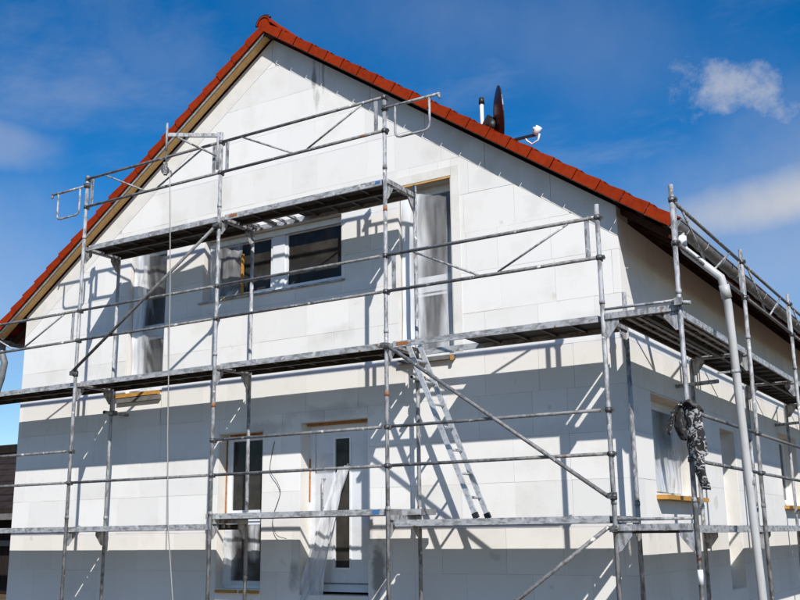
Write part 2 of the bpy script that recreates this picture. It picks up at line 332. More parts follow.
S_OPEN = dict(s1=(1.72, 3.30, -1.72, -0.58), s2=(4.66, 5.45, -2.90, -0.74), s3=(8.50, 10.0, -1.72, -0.50))
ZTOP_SIDE = zlow(XR)-0.16
CAPZ = 0.36                   # sloped capping band under the verge
JOINT = [-2.57+0.5*i for i in range(-2, 16)]
def wall(pname, horiz, u0, u1, ztop_poly, opens, to3, depth, cap_clip, pitch):
    """backing wall with real openings + one object per block"""
    mb = MB(); holes = list(opens.values())
    us = sorted(set([u0, u1]+[h[0] for h in holes]+[h[1] for h in holes]+([XRI] if horiz else [])))
    for a, b in zip(us[:-1], us[1:]):
        for r in minus((a, b, -H-0.3, 6.0), holes):
            poly = [(r[0], r[2]), (r[1], r[2]), (r[1], r[3]), (r[0], r[3])]
            for c in ztop_poly: poly = clip(poly, *c)
            if len(poly) > 2 and area(poly) > 1e-4: mb.prism([to3(x, z, 0.006) for x, z in poly], depth)
    w = part(pname, mb, 'joint', house)
    gap = 0.0017; cnt = 0
    zs = [-H-0.28]+[z for z in JOINT if z > -H-0.1]
    for ci in range(len(zs)-1):
        z0, z1 = zs[ci], zs[ci+1]; u = u0-pitch*((0.5 if ci % 2 else 0.0)+random.uniform(0, 0.12))
        while u < u1:
            ub = u+pitch*random.choice((1, 1, 1, 1.0, 0.62, 1.2)); a, b = max(u, u0), min(ub, u1); u = ub
            if b-a < 0.06: continue
            for r in minus((a, b, z0, z1), holes):
                if r[1]-r[0] < 0.02 or r[3]-r[2] < 0.02: continue
                e4 = [random.choice((0.0004, 0.0009, 0.0014, 0.0024)) for _ in range(8)]
                poly = [(r[0]+e4[0], r[2]+e4[1]), (r[1]-e4[2], r[2]+e4[3]), (r[1]-e4[4], r[3]-e4[5]), (r[0]+e4[6], r[3]-e4[7])]
                for c in cap_clip: poly = clip(poly, *c)
                if len(poly) < 3 or area(poly) < 0.004: continue
                pr = random.uniform(-0.0012, 0.0012)
                bm_ = MB().prism([to3(x, z, pr) for x, z in poly], [d*0.02 for d in Vector(depth).normalized()]); part('block', bm_, 'block', w); cnt += 1
    return w, cnt
gtop = [(TAN, 1, ZRI-0.04+TAN*XRI), (-TAN, 1, ZRI-0.04-TAN*XRI)]
gcap = [(TAN, 1, ZRI-CAPZ-0.04+TAN*XRI), (-TAN, 1, ZRI-CAPZ-0.04-TAN*XRI)]
gw, c1_ = wall('gable_wall', True, XL, XR, gtop, G_OPEN, lambda x, z, o: (x, YW+o, z), (0, 0.365, 0), gcap, 0.68)
sw, c2_ = wall('side_wall', False, YW+0.3715, YB, [(0, 1, ZTOP_SIDE)], S_OPEN, lambda y, z, o: (XR-o, y, z), (-0.365, 0, 0), [(0, 1, ZTOP_SIDE)], 0.68)
# corner return of the side wall (gable wall's end face gets blocks too)
for ci in range(len(JOINT)-1):
    z0, z1 = JOINT[ci], min(JOINT[ci+1], ZTOP_SIDE)
    if z0 < -H-0.6 or z1-z0 < 0.05: continue
    part('corner_block', MB().box(XR-0.012, XR+0.0015, YW+0.004, YW+0.369, z0+0.0022, z1-0.0022), 'block', sw)
# sloped capping pieces along both rakes
for sgn in (-1, 1):
    L_ = 5.02; k = 6
    for i in range(k):
        a, b = L_*i/k+0.003, L_*(i+1)/k-0.003
        xa, xb = XRI+sgn*a, XRI+sgn*b; xb = max(min(xb, XR-0.003), XL+0.003)
        P = [(xa, zlow(xa)-0.045), (xb, zlow(xb)-0.045), (xb, zlow(xb)-0.04-CAPZ+0.005), (xa, zlow(xa)-0.04-CAPZ+0.005)]
        part('capping_piece', MB().prism([(x, YW-0.001, z) for x, z in P], (0, 0.02, 0)), 'plaster', gw)
# other walls (closing the shell)
part('rear_wall', MB().prism([(XL, YB, -H-0.3), (XR, YB, -H-0.3), (XR, YB, zlow(XR)-0.1), (XRI, YB, ZRI-0.1), (XL, YB, zlow(XL)-0.1)], (0, 0.3, 0)), 'plaster', house)
part('far_side_wall', MB().box(XL, XL+0.36, YW+0.3715, YB-0.002, -H-0.3, ZTOP_SIDE), 'plaster', house)
part('upper_floor', MB().box(XL+0.37, XR-0.38, YW+0.45, YB-0.01, -0.45, -0.2), 'plaster', house)

# --- windows and door
def window(o, depth, name='window', cols=(), rows=(), label=None, fw=0.07, sill=True, side=False, sillboard=None, frame_mat='pvc'):
    """PVC window in an opening: frame bars, sashes with panes, transoms; `side` turns it onto the side wall"""
    u0, u1, z0, z1 = o
    def T(u, d, z): return (XR-d, u, z) if side else (u, YW+d, z)
    def bx(mb, ua, ub, da, db, za, zb, mi=0):
        a, b = T(ua, da, za), T(ub, db, zb); return mb.box(min(a[0], b[0]), max(a[0], b[0]), min(a[1], b[1]), max(a[1], b[1]), za, zb, mi)
    fr = MB(); d0, d1 = depth, depth+0.07
    bx(fr, u0, u0+fw, d0, d1, z0, z1); bx(fr, u1-fw, u1, d0, d1, z0, z1); bx(fr, u0+fw, u1-fw, d0, d1, z1-fw, z1); bx(fr, u0+fw, u1-fw, d0, d1, z0, z0+fw)
    w = part(name, fr, frame_mat, house, label)
    us = [u0+fw]+[c for c in cols]+[u1-fw]; zs_ = [z0+fw]+list(rows)+[z1-fw]
    cells_u = []; cells_z = []
    for i in range(len(us)-1):
        a = us[i] if i == 0 else us[i][1]; b = us[i+1] if i == len(us)-2 else us[i+1][0]; cells_u.append((a, b))
    for i in range(len(zs_)-1):
        a = zs_[i] if i == 0 else zs_[i][1]; b = zs_[i+1] if i == len(zs_)-2 else zs_[i+1][0]; cells_z.append((a, b))
    for c in cols: part('mullion', bx(MB(), c[0], c[1], d0-0.006, d1, z0+fw, z1-fw), frame_mat, w)
    for c in rows:
        for a, b in cells_u: part('transom_bar', bx(MB(), a, b, d0-0.004, d1, c[0], c[1]), frame_mat, w)
    for a, b in cells_u:
        for c, d in cells_z:
            s_ = MB(); q = 0.045
            bx(s_, a, a+q, d0+0.012, d1-0.005, c, d); bx(s_, b-q, b, d0+0.012, d1-0.005, c, d); bx(s_, a+q, b-q, d0+0.012, d1-0.005, d-q, d); bx(s_, a+q, b-q, d0+0.012, d1-0.005, c, c+q)
            part('sash', s_, frame_mat, w)
            part('pane', bx(MB(), a+q, b-q, d0+0.035, d0+0.045, c+q, d-q), 'glass', w)
    # plastered reveal lining
    rv = MB(); t = 0.012
    bx(rv, u0-0.0, u0+t, 0.004, depth-0.002, z0, z1); bx(rv, u1-t, u1, 0.004, depth-0.002, z0, z1); bx(rv, u0+t, u1-t, 0.004, depth-0.002, z1-t, z1); bx(rv, u0+t, u1-t, 0.004, depth-0.002, z0, z0+t)
    part('reveal', rv, 'plaster', w)
    return w, bx, T
wl, bx, T = window(G_OPEN['wl'], 0.20, 'tall_window', rows=[(0.80, 0.93)])
part('sill_board', MB().box(-7.92, -7.02, YW-0.06, YW-0.003, -0.125, -0.07), 'board', wl)
part('sill_board', MB().box(-7.86, -7.0, YW-0.05, YW-0.003, -0.20, -0.13), 'greybeam', wl)  # grey strip for the sill's underside, its shadow put into the colour
wr, bx, T = window(G_OPEN['wr'], 0.20, 'tall_window', rows=[(0.82, 0.98)])
part('lintel_strip', MB().box(-2.98, -2.215, YW-0.004, YW+0.05, 2.184, 2.206), 'wood', wr)
part('sill_board', MB().box(-2.98, -2.2, YW-0.06, YW-0.003, -0.10, -0.05), 'greybeam', wr)
part('sill_end', MB().box(-2.23, -2.195, YW-0.08, YW-0.0615, -0.12, -0.06), 'board', wr)
# plastered collar round the right tall window
for nm, b_ in (('collar', (-2.207, -2.09, YW-0.004, YW+0.0, -0.02, 2.33)), ('collar', (-3.1, -2.21, YW-0.0042, YW-0.0002, 2.214, 2.33))):
    part(nm, MB().box(*b_), 'plaster', wr)
wm, bx, T = window(G_OPEN['wm'], 0.21, 'wide_window', cols=[(-5.17, -4.96)])
part('outer_sill', MB().box(-6.33, -3.80, YW-0.035, YW+0.2, 1.095, 1.118), 'alu', wm)
part('shutter_box', MB().box(-6.26, -3.87, YW+0.17, YW+0.205, 1.96, 2.04), 'pvc', wm)
part('wood_batten', MB().box(-5.69, -5.655, YW+0.14, YW+0.165, 1.13, 1.78), 'board', wm)
part('wood_batten', MB().bar((-5.98, YW+0.02, 1.133), (-5.36, YW+0.02, 1.133), 0.05, 0.028), 'board', wm)
gwn, bx, T = window(G_OPEN['gw'], 0.17, 'narrow_window', rows=[(-1.93, -1.83)], fw=0.06)
part('foam_seam', MB().box(-5.815, -5.19, YW+0.15, YW+0.168, -0.80, -0.775), 'foam', gwn)
part('foam_seam', MB().box(-5.877, -5.862, YW+0.15, YW+0.168, -1.9, -0.80), 'foam', gwn)
part('sill_board', MB().box(-5.84, -5.5, YW-0.05, YW+0.1, -2.835, -2.80), 'board', gwn)
part('sill_board', MB().box(-5.43, -5.13, YW-0.05, YW+0.1, -2.835, -2.80), 'board', gwn)
# door
dx0, dx1, dz0, dz1 = G_OPEN['dr']
dr = part('door', MB().box(dx0, dx0+0.09, YW+0.2, YW+0.28, dz0, dz1).box(dx1-0.09, dx1, YW+0.2, YW+0.28, dz0, dz1).box(dx0+0.09, dx1-0.09, YW+0.2, YW+0.28, dz1-0.09, dz1), 'doorpaint', house)
gx0, gx1, gz0, gz1 = -4.10, -3.88, -2.52, -0.92
lf = MB(); yy = (YW+0.222, YW+0.27)
lf.box(dx0+0.094, gx0, *yy, dz0+0.03, dz1-0.094).box(gx1, dx1-0.094, *yy, dz0+0.03, dz1-0.094).box(gx0, gx1, *yy, gz1, dz1-0.094).box(gx0, gx1, *yy, dz0+0.03, gz0)
leaf = part('leaf', lf, 'doorpaint', dr)
part('glass_strip', MB().box(gx0+0.002, gx1-0.002, YW+0.235, YW+0.25, gz0+0.002, gz1-0.002), 'glass', dr)
fr = MB(); q = 0.025
fr.box(gx0-q, gx0-0.001, YW+0.212, YW+0.2215, gz0-q, gz1+q).box(gx1+0.001, gx1+q, YW+0.212, YW+0.2215, gz0-q, gz1+q).box(gx0, gx1, YW+0.212, YW+0.2215, gz1+0.001, gz1+q).box(gx0, gx1, YW+0.212, YW+0.2215, gz0-q, gz0-0.001)
part('glass_trim', fr, 'pvc', dr)
part('kick_rail', MB().box(dx0+0.12, dx1-0.12, YW+0.214, YW+0.2215, -2.72, -2.70), 'lead', dr)
part('handle', MB().path([(-4.26, YW+0.2215, -1.78), (-4.26, YW+0.16, -1.78), (-4.26, YW+0.16, -1.42), (-4.26, YW+0.2215, -1.42)], 0.013, 8), 'alu', dr)
part('threshold', MB().box(dx0+0.002, dx1-0.002, YW+0.05, YW+0.30, dz0-0.05, dz0-0.002), 'black', dr)
part('foam_seam', MB().box(dx0+0.02, dx1-0.04, YW+0.12, YW+0.198, dz1-0.03, dz1-0.002), 'foam', dr)
part('foam_seam', MB().box(dx0+0.013, dx0+0.024, YW+0.18, YW+0.198, -1.7, dz1-0.45), 'foam', dr)
rv = MB(); rv.box(dx0, dx0+0.012, YW+0.004, YW+0.198, dz0, dz1); part('reveal', rv, 'plaster', dr)
# side windows
for kname, ro in (('s1', []), ('s2', []), ('s3', [])):
    w_, b__, T_ = window(S_OPEN[kname], 0.20, 'side_window', rows=ro, side=True)
    o = S_OPEN[kname]
    if kname != 's2': part('sill_board', MB().box(XR+0.003, XR+0.13, o[0]-0.02, o[1]+0.06, o[2]-0.06, o[2]-0.012), 'board', w_)
# --- roof
def rp(sgn, u, y, h):
    """roof coordinates: u metres down the slope from the ridge, h above the tiles' lower plane (along the normal)"""
    return Vector((XRI+sgn*(u*CA+h*SA), y, ZRI-u*SA+h*CA))
SL = 6.80
rb = MB()
for sgn in (-1, 1):
    P = [rp(sgn, 0.02, YW+0.4, -0.12), rp(sgn, 6.05, YW+0.4, -0.12), rp(sgn, 6.05, YW+0.4, -0.02), rp(sgn, 0.02, YW+0.4, -0.02)]
    rb.prism(P, (0, YB-YW-0.4, 0))
roof = part('roof', rb, 'rafter', house)
# verge tiles: L-shaped, each lower end lapped over the next
EXPO = 0.325
for sgn in (-1, 1):
    first = None
    for i in range(21):
        u0 = i*EXPO; u1 = u0+0.365
        m_ = MB()
        def q4(h_up, h_lo, y0, y1, th):
            # plate lying on the slope between y0 and y1
            vs = [rp(sgn, u0, y0, h_up), rp(sgn, u1, y0, h_lo), rp(sgn, u1, y1, h_lo), rp(sgn, u0, y1, h_up)]
            m_.prism(vs, (rp(sgn, 0, 0, th)-rp(sgn, 0, 0, 0)))
        lift = 0.026
        j = random.uniform(-0.003, 0.003)
        # flange with a dark joint to its neighbours, lower end proud
        ua, ub = u0+0.004, u0+EXPO-0.004
        vs = [rp(sgn, ua, YV+j, 0.0), rp(sgn, ub, YV+j-0.008, 0.0), rp(sgn, ub, YV+j-0.008, 0.112+lift), rp(sgn, ua, YV+j, 0.112)]
        m_.prism(vs, (0, 0.02, 0))
        q4(0.112-0.018, 0.112+lift-0.018, YV+0.021+j, YV+0.26, 0.018)
        part('verge_tile', m_, 'tile', roof)
# field tiles (hidden from below except at the eave): wavy pantiles in one mesh
ft = MB(); nx = 7; cw = 0.30
cols_n = int((YB+0.3-(YV+0.26))/cw)
for sgn in (-1, 1):
    for i in range(21):
        for c in range(cols_n):
            y0 = YV+0.262+c*cw; u0 = i*EXPO; u1 = u0+(0.36 if i < 20 else 0.30); top = []
            for a in range(nx):
                t = a/(nx-1); hh = 0.046+0.022*math.cos(2*math.pi*t); top.append((y0+cw*1.004*t, hh))
            vs = [rp(sgn, u0, y, h) for y, h in top]+[rp(sgn, u1, y, h+0.024) for y, h in top]+[rp(sgn, u1, y, h+0.008) for y, h in top]
            ft.add(vs, [(a, a+1, nx+a+1, nx+a) for a in range(nx-1)]+[(nx+a, nx+a+1, 2*nx+a+1, 2*nx+a) for a in range(nx-1)], 0, False)
fo = part('field_tiles', ft, 'tile', roof, fixn=False); fo['kind'] = 'stuff'
# ridge tiles
for i in range(30):
    y0 = YV-0.01+i*0.385; m_ = MB(); n = 10; r0, r1 = 0.125, 0.118
    cz = ZRI+0.105
    A = [(math.cos(math.pi*k/n), math.sin(math.pi*k/n)) for k in range(n+1)]
    vs = [(XRI+r0*a, y0, cz+r0*b) for a, b in A]+[(XRI+r1*a, y0+0.41, cz+r1*b) for a, b in A]+[(XRI+(r0-.02)*a, y0, cz+(r0-.02)*b) for a, b in A]
    m_.add(vs, [(k, k+1, n+2+k, n+1+k) for k in range(n)]+[(k, k+1, 2*n+3+k, 2*n+2+k) for k in range(n)], 0)
    part('ridge_tile', m_, 'tile', roof)
    if i == 0:
        e_ = MB(); vs = [(XRI+(r0-.022)*a, y0+0.012, cz+(r0-.022)*b) for a, b in A]+[(XRI-0.10, y0+0.012, cz-0.11), (XRI+0.10, y0+0.012, cz-0.11)]
        e_.prism(vs, (0, 0.02, 0)); part('ridge_end', e_, 'tile', roof)
        part('ridge_seal', MB().path([(XRI+(r0+.012)*a, y0+0.02, cz+(r0+.012)*b) for a, b in A[2:]], 0.02, 6), 'black', roof)
# verge soffit: wood board, grey edge strip, dark barge rafter behind the flange
for sgn in (-1, 1):
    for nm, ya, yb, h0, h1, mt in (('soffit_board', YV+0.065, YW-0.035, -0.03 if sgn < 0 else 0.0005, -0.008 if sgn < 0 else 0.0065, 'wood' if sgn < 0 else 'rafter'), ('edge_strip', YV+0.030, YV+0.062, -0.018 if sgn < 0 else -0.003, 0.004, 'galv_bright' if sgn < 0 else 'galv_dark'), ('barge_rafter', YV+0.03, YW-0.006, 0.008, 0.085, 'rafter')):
        ue = SL-0.1 if nm == 'edge_strip' or sgn < 0 else 6.06; us_ = 0.05 if nm == 'barge_rafter' else 0.02
        P = [rp(sgn, us_, ya, h0), rp(sgn, ue, ya, h0), rp(sgn, ue, ya, h1), rp(sgn, us_, ya, h1)]
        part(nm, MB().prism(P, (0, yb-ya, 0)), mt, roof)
part('ridge_board', MB().prism([(XRI-0.09, YV+0.034, ZRI-0.052), (XRI+0.10, YV+0.034, ZRI-0.052), (XRI+0.05, YV+0.034, ZRI+0.07), (XRI-0.05, YV+0.034, ZRI+0.07)], (0, YW-0.012-YV-0.034, 0)), 'rafter', roof)
# eave: rafter tails, battens, fascia, gutter with brackets
for sgn in (-1, 1):
    step = 0.56
    for i in range(19):
        y = YW+0.14+i*step
        if sgn < 0 and i > 4: break
        P = [rp(sgn, 5.55, y, -0.085), rp(sgn, SL-0.10, y, -0.085), rp(sgn, SL-0.10, y, -0.012), rp(sgn, 5.55, y, -0.012)]
        part('rafter', MB().prism(P, (0, 0.06, 0)), 'rafter', roof)
        for q, (ua, ub, hh) in enumerate(((6.05, 6.29, -0.030), (6.30, 6.52, -0.036), (6.53, 6.72, -0.042))):
            P = [rp(sgn, ua, y+0.061, hh), rp(sgn, ub, y+0.061, hh), rp(sgn, ub, y+0.061, hh+0.016), rp(sgn, ua, y+0.061, hh+0.016)]
            part('eave_board', MB().prism(P, (0, step-0.063, 0)), 'eaveboard', roof)
    for i in range(3):
        u = SL-0.10-i*EXPO
        P = [rp(sgn, u-0.05, YW-0.004, -0.008), rp(sgn, u, YW-0.004, -0.008), rp(sgn, u, YW-0.004, 0.024), rp(sgn, u-0.05, YW-0.004, 0.024)]
        part('batten', MB().prism(P, (0, YB-YW, 0)), 'rafter', roof)
    gx, gz, gr = XRI+sgn*(SL*CA+0.055), ZRI-SL*SA+0.045, 0.080
    m_ = MB(); n = 10; y0, y1 = YV+0.03, YB+0.2
    A = [(math.cos(math.pi+math.pi*k/n), math.sin(math.pi+math.pi*k/n)) for k in range(n+1)]
    prof = [(gx+gr*a, gz+gr*b) for a, b in A]+[(gx+(gr-0.006)*a, gz+(gr-0.006)*b) for a, b in reversed(A)]
    npf = len(prof); vs = [(x, y0, z) for x, z in prof]+[(x, y1, z) for x, z in prof]
    m_.add(vs, [(k, (k+1) % npf, npf+(k+1) % npf, npf+k) for k in range(npf)], 0, True)
    m_.prism([(gx+gr*a, y0, gz+gr*b) for a, b in A], (0, 0.006, 0))
    m_.tube((gx+sgn*gr, y0, gz+0.004), (gx+sgn*gr, y1, gz+0.004), 0.011, 8)
    gut = part('gutter', m_, 'zinc', house)
    for i in range(16):
        y = YV+0.35+i*0.74
        pts = [(gx-sgn*gr, y, gz+0.06)]+[(gx+(gr+0.006)*a*(-1 if sgn > 0 else 1)*-1 if False else gx+(gr+0.005)*math.cos(math.pi+math.pi*k/8)*sgn, y, gz+(gr+0.005)*math.sin(math.pi+math.pi*k/8)) for k in range(9)]
        part('gutter_bracket', MB().path(pts, 0.007, 5), 'galv', gut)
# downpipe on the sunny side: outlet, elbow, swan neck out over the scaffold, long straight fall
gx, gz = XRI+SL*CA+0.055, ZRI-SL*SA+0.03
dp = MB(); dp.path([(gx, 1.0, gz-0.05), (gx, 1.0, gz-0.17), (gx+0.03, 1.03, gz-0.25), (0.80, 1.06, 0.60), (0.93, 1.08, 0.47), (0.95, 1.09, 0.36), (0.965, 1.13, 0.2), (1.0, 1.36, -2.9), (1.0, 1.4, -H+0.1)], 0.043, 14)
dpo = part('downpipe', dp, 'pipe', house)
part('pipe_socket', MB().tube((gx, 1.0, gz-0.10), (gx, 1.0, gz-0.2), 0.060, 14), 'white', dpo)
part('pipe_socket', MB().tube((0.949, 1.088, 0.39), (0.962, 1.12, 0.25), 0.054, 14), 'pipe', dpo)
part('pipe_socket', MB().tube((0.985, 1.265, -1.55), (0.9865, 1.275, -1.68), 0.046, 14), 'pipe', dpo)
part('pipe_clip', MB().tube((0.9735, 1.187, -0.50), (0.974, 1.19, -0.535), 0.049, 14).bar((0.94, 1.19, -0.517), (0.78, 1.19, -0.517), 0.02, 0.02), 'galv', dpo)
# left downpipe
gx2 = XRI-SL*CA-0.055
ld = MB().path([(gx2, 1.0, gz-0.05), (gx2, 1.0, gz-0.2), (gx2+0.06, 1.02, gz-0.36), (gx2-0.02, 1.04, gz-0.62), (gx2-0.18, 1.05, gz-0.95), (gx2-0.22, 1.05, gz-1.2), (gx2-0.22, 1.05, -H+0.1)], 0.055, 12)
part('downpipe', ld, 'lead', house)
vp = part('vent_pipe', MB().tube((-2.27, 2.0, 2.9), (-2.27, 2.0, 3.60), 0.026, 12), 'white', house)
part('vent_cap', MB().tube((-2.27, 2.0, 3.575), (-2.27, 2.0, 3.66), 0.042, 12, 0.034), 'black', vp)

# --- plastic sheets
def sheet(P00, P10, P01, P11, nu, nv, amp, seed, label, normal, dens):
    P00, P10, P01, P11 = map(Vector, (P00, P10, P01, P11)); nrm = Vector(normal); mb = MB(); vs = []; lay = []
    for j in range(nv+1):
        for i in range(nu+1):
            u, v = i/nu, j/nv; p = (P00*(1-u)+P10*u)*(1-v)+(P01*(1-u)+P11*u)*v
            d = mnoise.noise(Vector((u*3+seed, v*4, seed)))+0.6*mnoise.noise(Vector((u*9+seed, v*5+seed, 1)))+0.5*math.sin(u*11+v*6+seed)*mnoise.noise(Vector((u*2, v*2, seed)))
            vs.append(p+nrm*amp*d); lay.append(max(0.02, dens(u, v)))
    mb.add(vs, [(j*(nu+1)+i, j*(nu+1)+i+1, (j+1)*(nu+1)+i+1, (j+1)*(nu+1)+i) for j in range(nv) for i in range(nu)], 0, True)
    o = part('plastic_sheet', mb, 'film', fixn=False); a = o.data.attributes.new('layers', 'FLOAT', 'POINT'); a.data.foreach_set('value', lay); return tag(o, label, 'plastic sheet')
def sm(x, a, b): t = max(0, min(1, (x-a)/(b-a))); return t*t*(3-2*t)
nn = lambda u, v, s_: mnoise.noise(Vector((u*4+s_, v*5, s_)))
sheet((-7.72, YW+0.07, -0.02), (-7.04, YW+0.16, -0.02), (-7.72, YW+0.05, 2.12), (-7.04, YW+0.16, 2.12), 30, 70, 0.035, 2.3, 'crumpled clear plastic sheet over the tall window left of the wide window', (0, 1, 0),
      lambda u, v: 0.85*(1-sm(u, 0.12, 0.48-0.1*nn(0, v, 3)))+0.08+0.22*sm(abs(nn(u, v*1.4+u, 5)), 0.25, 0.6)+0.25*sm(u, 0.8, 1.0)*(1-v))
sheet((-2.96, YW+0.05, 0.0), (-2.25, YW+0.17, 0.0), (-2.96, YW+0.04, 2.12), (-2.25, YW+0.17, 2.05), 30, 70, 0.03, 7.1, 'crumpled clear plastic sheet over the tall window right of the wide window', (0, 1, 0),
      lambda u, v: 0.9*(1-sm(u, 0.15, 0.55-0.1*nn(0, v, 9)))+0.20+0.45*sm(u, 0.58+0.28*v, 0.75+0.25*v)*(1-sm(v, 0.55, 0.95))+0.15*sm(abs(nn(u, v, 15)), 0.3, 0.6))
sheet((-6.24, YW+0.12, 1.14), (-5.70, YW+0.17, 1.14), (-6.24, YW+0.10, 1.98), (-5.70, YW+0.17, 1.98), 20, 30, 0.03, 4.7, 'plastic sheet over the left half of the wide upper window', (0, 1, 0),
      lambda u, v: 0.22+0.4*(1-sm(u, 0.05, 0.4))+0.25*sm(nn(u, v, 21), 0.1, 0.5))
sheet((-5.84, YW+0.10, -2.75), (-5.16, YW+0.13, -2.75), (-5.84, YW+0.10, -1.98), (-5.16, YW+0.14, -1.98), 24, 40, 0.03, 11.0, 'plastic sheet over the lower pane of the narrow ground floor window', (0, 1, 0),
      lambda u, v: 0.10+0.6*(1-sm(u, 0.05, 0.40))+0.5*sm(u, 0.60, 0.70)*(1-sm(u, 0.78, 0.9))*sm(v, 0.35, 0.5)+0.1*nn(u, v, 27))
sheet((-4.66, YW-0.02, -3.1), (-4.24, YW+0.0, -3.1), (-3.99, YW+0.13, -1.32), (-3.86, YW+0.14, -1.24), 20, 70, 0.06, 15.5, 'twisted strip of clear plastic hanging across the front door', (0.4, 1, 0),
      lambda u, v: 0.55+0.35*abs(nn(u*2, v*1.3, 33))+0.25*sm(abs(u-0.5), 0.3, 0.5))
sheet((-4.37, YW+0.185, -2.7), (-4.13, YW+0.19, -2.7), (-4.37, YW+0.185, -1.1), (-4.12, YW+0.19, -1.1), 14, 50, 0.01, 21.5, 'thin protective film on the left side of the front door', (0, 1, 0), lambda u, v: 0.15+0.2*abs(nn(u, v, 41)))
sheet((XR-0.12, 1.80, -1.68), (XR-0.13, 3.24, -1.68), (XR-0.15, 1.80, -0.64), (XR-0.15, 3.24, -0.64), 28, 28, 0.03, 31.5, 'milky plastic sheet over the side window above the yellow board', (1, 0, 0),
      lambda u, v: 0.70*(1-sm(v, 0.1, 0.75))+0.14+0.2*nn(u, v, 51))
kk = [(-4.91, YW-0.012, -0.92), (-4.955, YW-0.012, -1.1), (-4.96, YW-0.03, -1.3), (-4.84, YW-0.03, -1.45), (-4.80, YW-0.02, -1.6), (-4.90, YW-0.02, -1.85), (-4.90, YW-0.03, -2.0), (-4.82, YW-0.04, -2.12), (-4.68, YW-0.03, -2.16)]
cp = []
for q in range(len(kk)-1):
    k0, k1, k2, k3 = kk[max(q-1, 0)], kk[q], kk[q+1], kk[min(q+2, len(kk)-1)]
    for i in range(5):
        t = i/5; cp.append([0.5*(2*b+(c-a)*t+(2*a-5*b+4*c-d)*t*t+(3*b-a-3*c+d)*t**3) for a, b, c, d in zip(k0, k1, k2, k3)])
cb = MB().path(cp+[kk[-1]], 0.004, 6)
tag(part('cable', cb, 'black'), 'thin dark cable dangling from the wall between narrow window and door', 'cable')

# ------------------------------------------------------------------ SCAFFOLDS
BAY = 2.57
PX = [-4*BAY, -3*BAY, -2*BAY, -BAY, 0.0]
YI = 0.68
D = {1: -1.972, 2: 0.0, 3: 1.968}
RT = 0.0242
sca = thing('scaffold', (-BAY*2, 0.34, -H), 'galvanised steel scaffold standing in front of the gable wall', 'scaffold', 'scaffolds around the house')
scs = thing('scaffold', (0.39, 5.6, -H), 'galvanised steel scaffold along the side wall under the gutter', 'scaffold', 'scaffolds around the house')

def post(x, y, ztop, par, mt='galv', couplers=(), gus=None):
    m_ = MB().tube((x, y, -H+0.25), (x, y, ztop), RT, 12)
    for z in (-1.87, 0.10, 2.07):
        if z < ztop-0.1: m_.tube((x, y, z), (x, y, z+0.045), RT+0.0045, 12)
    p = part('post', m_, mt, par)
    b = MB().tube((x, y, -H-0.02), (x, y, -H+0.27), 0.017, 10).box(x-0.075, x+0.075, y-0.075, y+0.075, -H-0.03, -H+0.0); b.tube((x, y, -H+0.2), (x, y, -H+0.245), 0.045, 10)
    part('base_jack', b, 'galv', p)
    for z in couplers:
        c = MB().tube((x, y, z-0.024), (x, y, z+0.024), RT+0.010, 10); c.box(x-0.016, x+0.016, y+0.0, y+0.058, z-0.03, z+0.022); c.box(x+0.02, x+0.052, y-0.02, y+0.018, z-0.022, z+0.018); c.tube((x+0.045, y-0.045, z), (x+0.045, y+0.03, z), 0.009, 6)
        part('coupler', c, 'clamp', p)
    return p
def gusset(p, x, y, z, d, size=0.16):
    """triangular stiffening plate under a transom, d = direction from the post along the transom"""
    d = Vector(d); o = Vector((x, y, z)); t = d.cross(Vector((0, 0, 1))).normalized()*0.006
    P = [o+d*0.022, o+d*(size), o+d*size+Vector((0, 0, -0.05)), o+d*0.055+Vector((0, 0, -size*1.15)), o+d*0.022+Vector((0, 0, -size*1.15))]
    part('gusset', MB().prism([q-t for q in P], t*2), 'galv', p)

rails_up, rails_lo = 1.012, 0.585
tops = [3.03, 3.03, 3.12, 2.99, 1.15]; itops = [0.10, 1.94, 1.95, 2.07, 0.36]
front, inner = [], []
for i, x in enumerate(PX):
    lv = [1, 2]+([3] if 1 <= i <= 3 else [])
    cz = [D[l]+r for l in lv for r in (rails_up, rails_lo)]
    top = tops[i] if i else 1.15
    pf = post(x, 0, top, sca, 'galv', cz); pi = post(x, YI, itops[i], sca, 'galv'); front.append(pf); inner.append(pi)
    for l in lv:
        z = D[l]-0.012; raised = (l == 1 and i in (2, 3))
        zt = -1.917 if raised else z
        m_ = MB().box(x-0.026, x+0.026, RT, YI-RT, zt-0.055, zt-0.05).box(x-0.026, x-0.022, RT, YI-RT, zt-0.05, zt).box(x+0.022, x+0.026, RT, YI-RT, zt-0.05, zt)
        m_.tube((x, RT, zt-0.25), (x, RT+0.001, zt-0.25), 0.01, 6)
        part('transom', m_, 'galv', sca)
        gusset(pf, x, 0, zt-0.056, (0, 1, 0)); gusset(pi, x, YI, zt-0.056, (0, -1, 0))

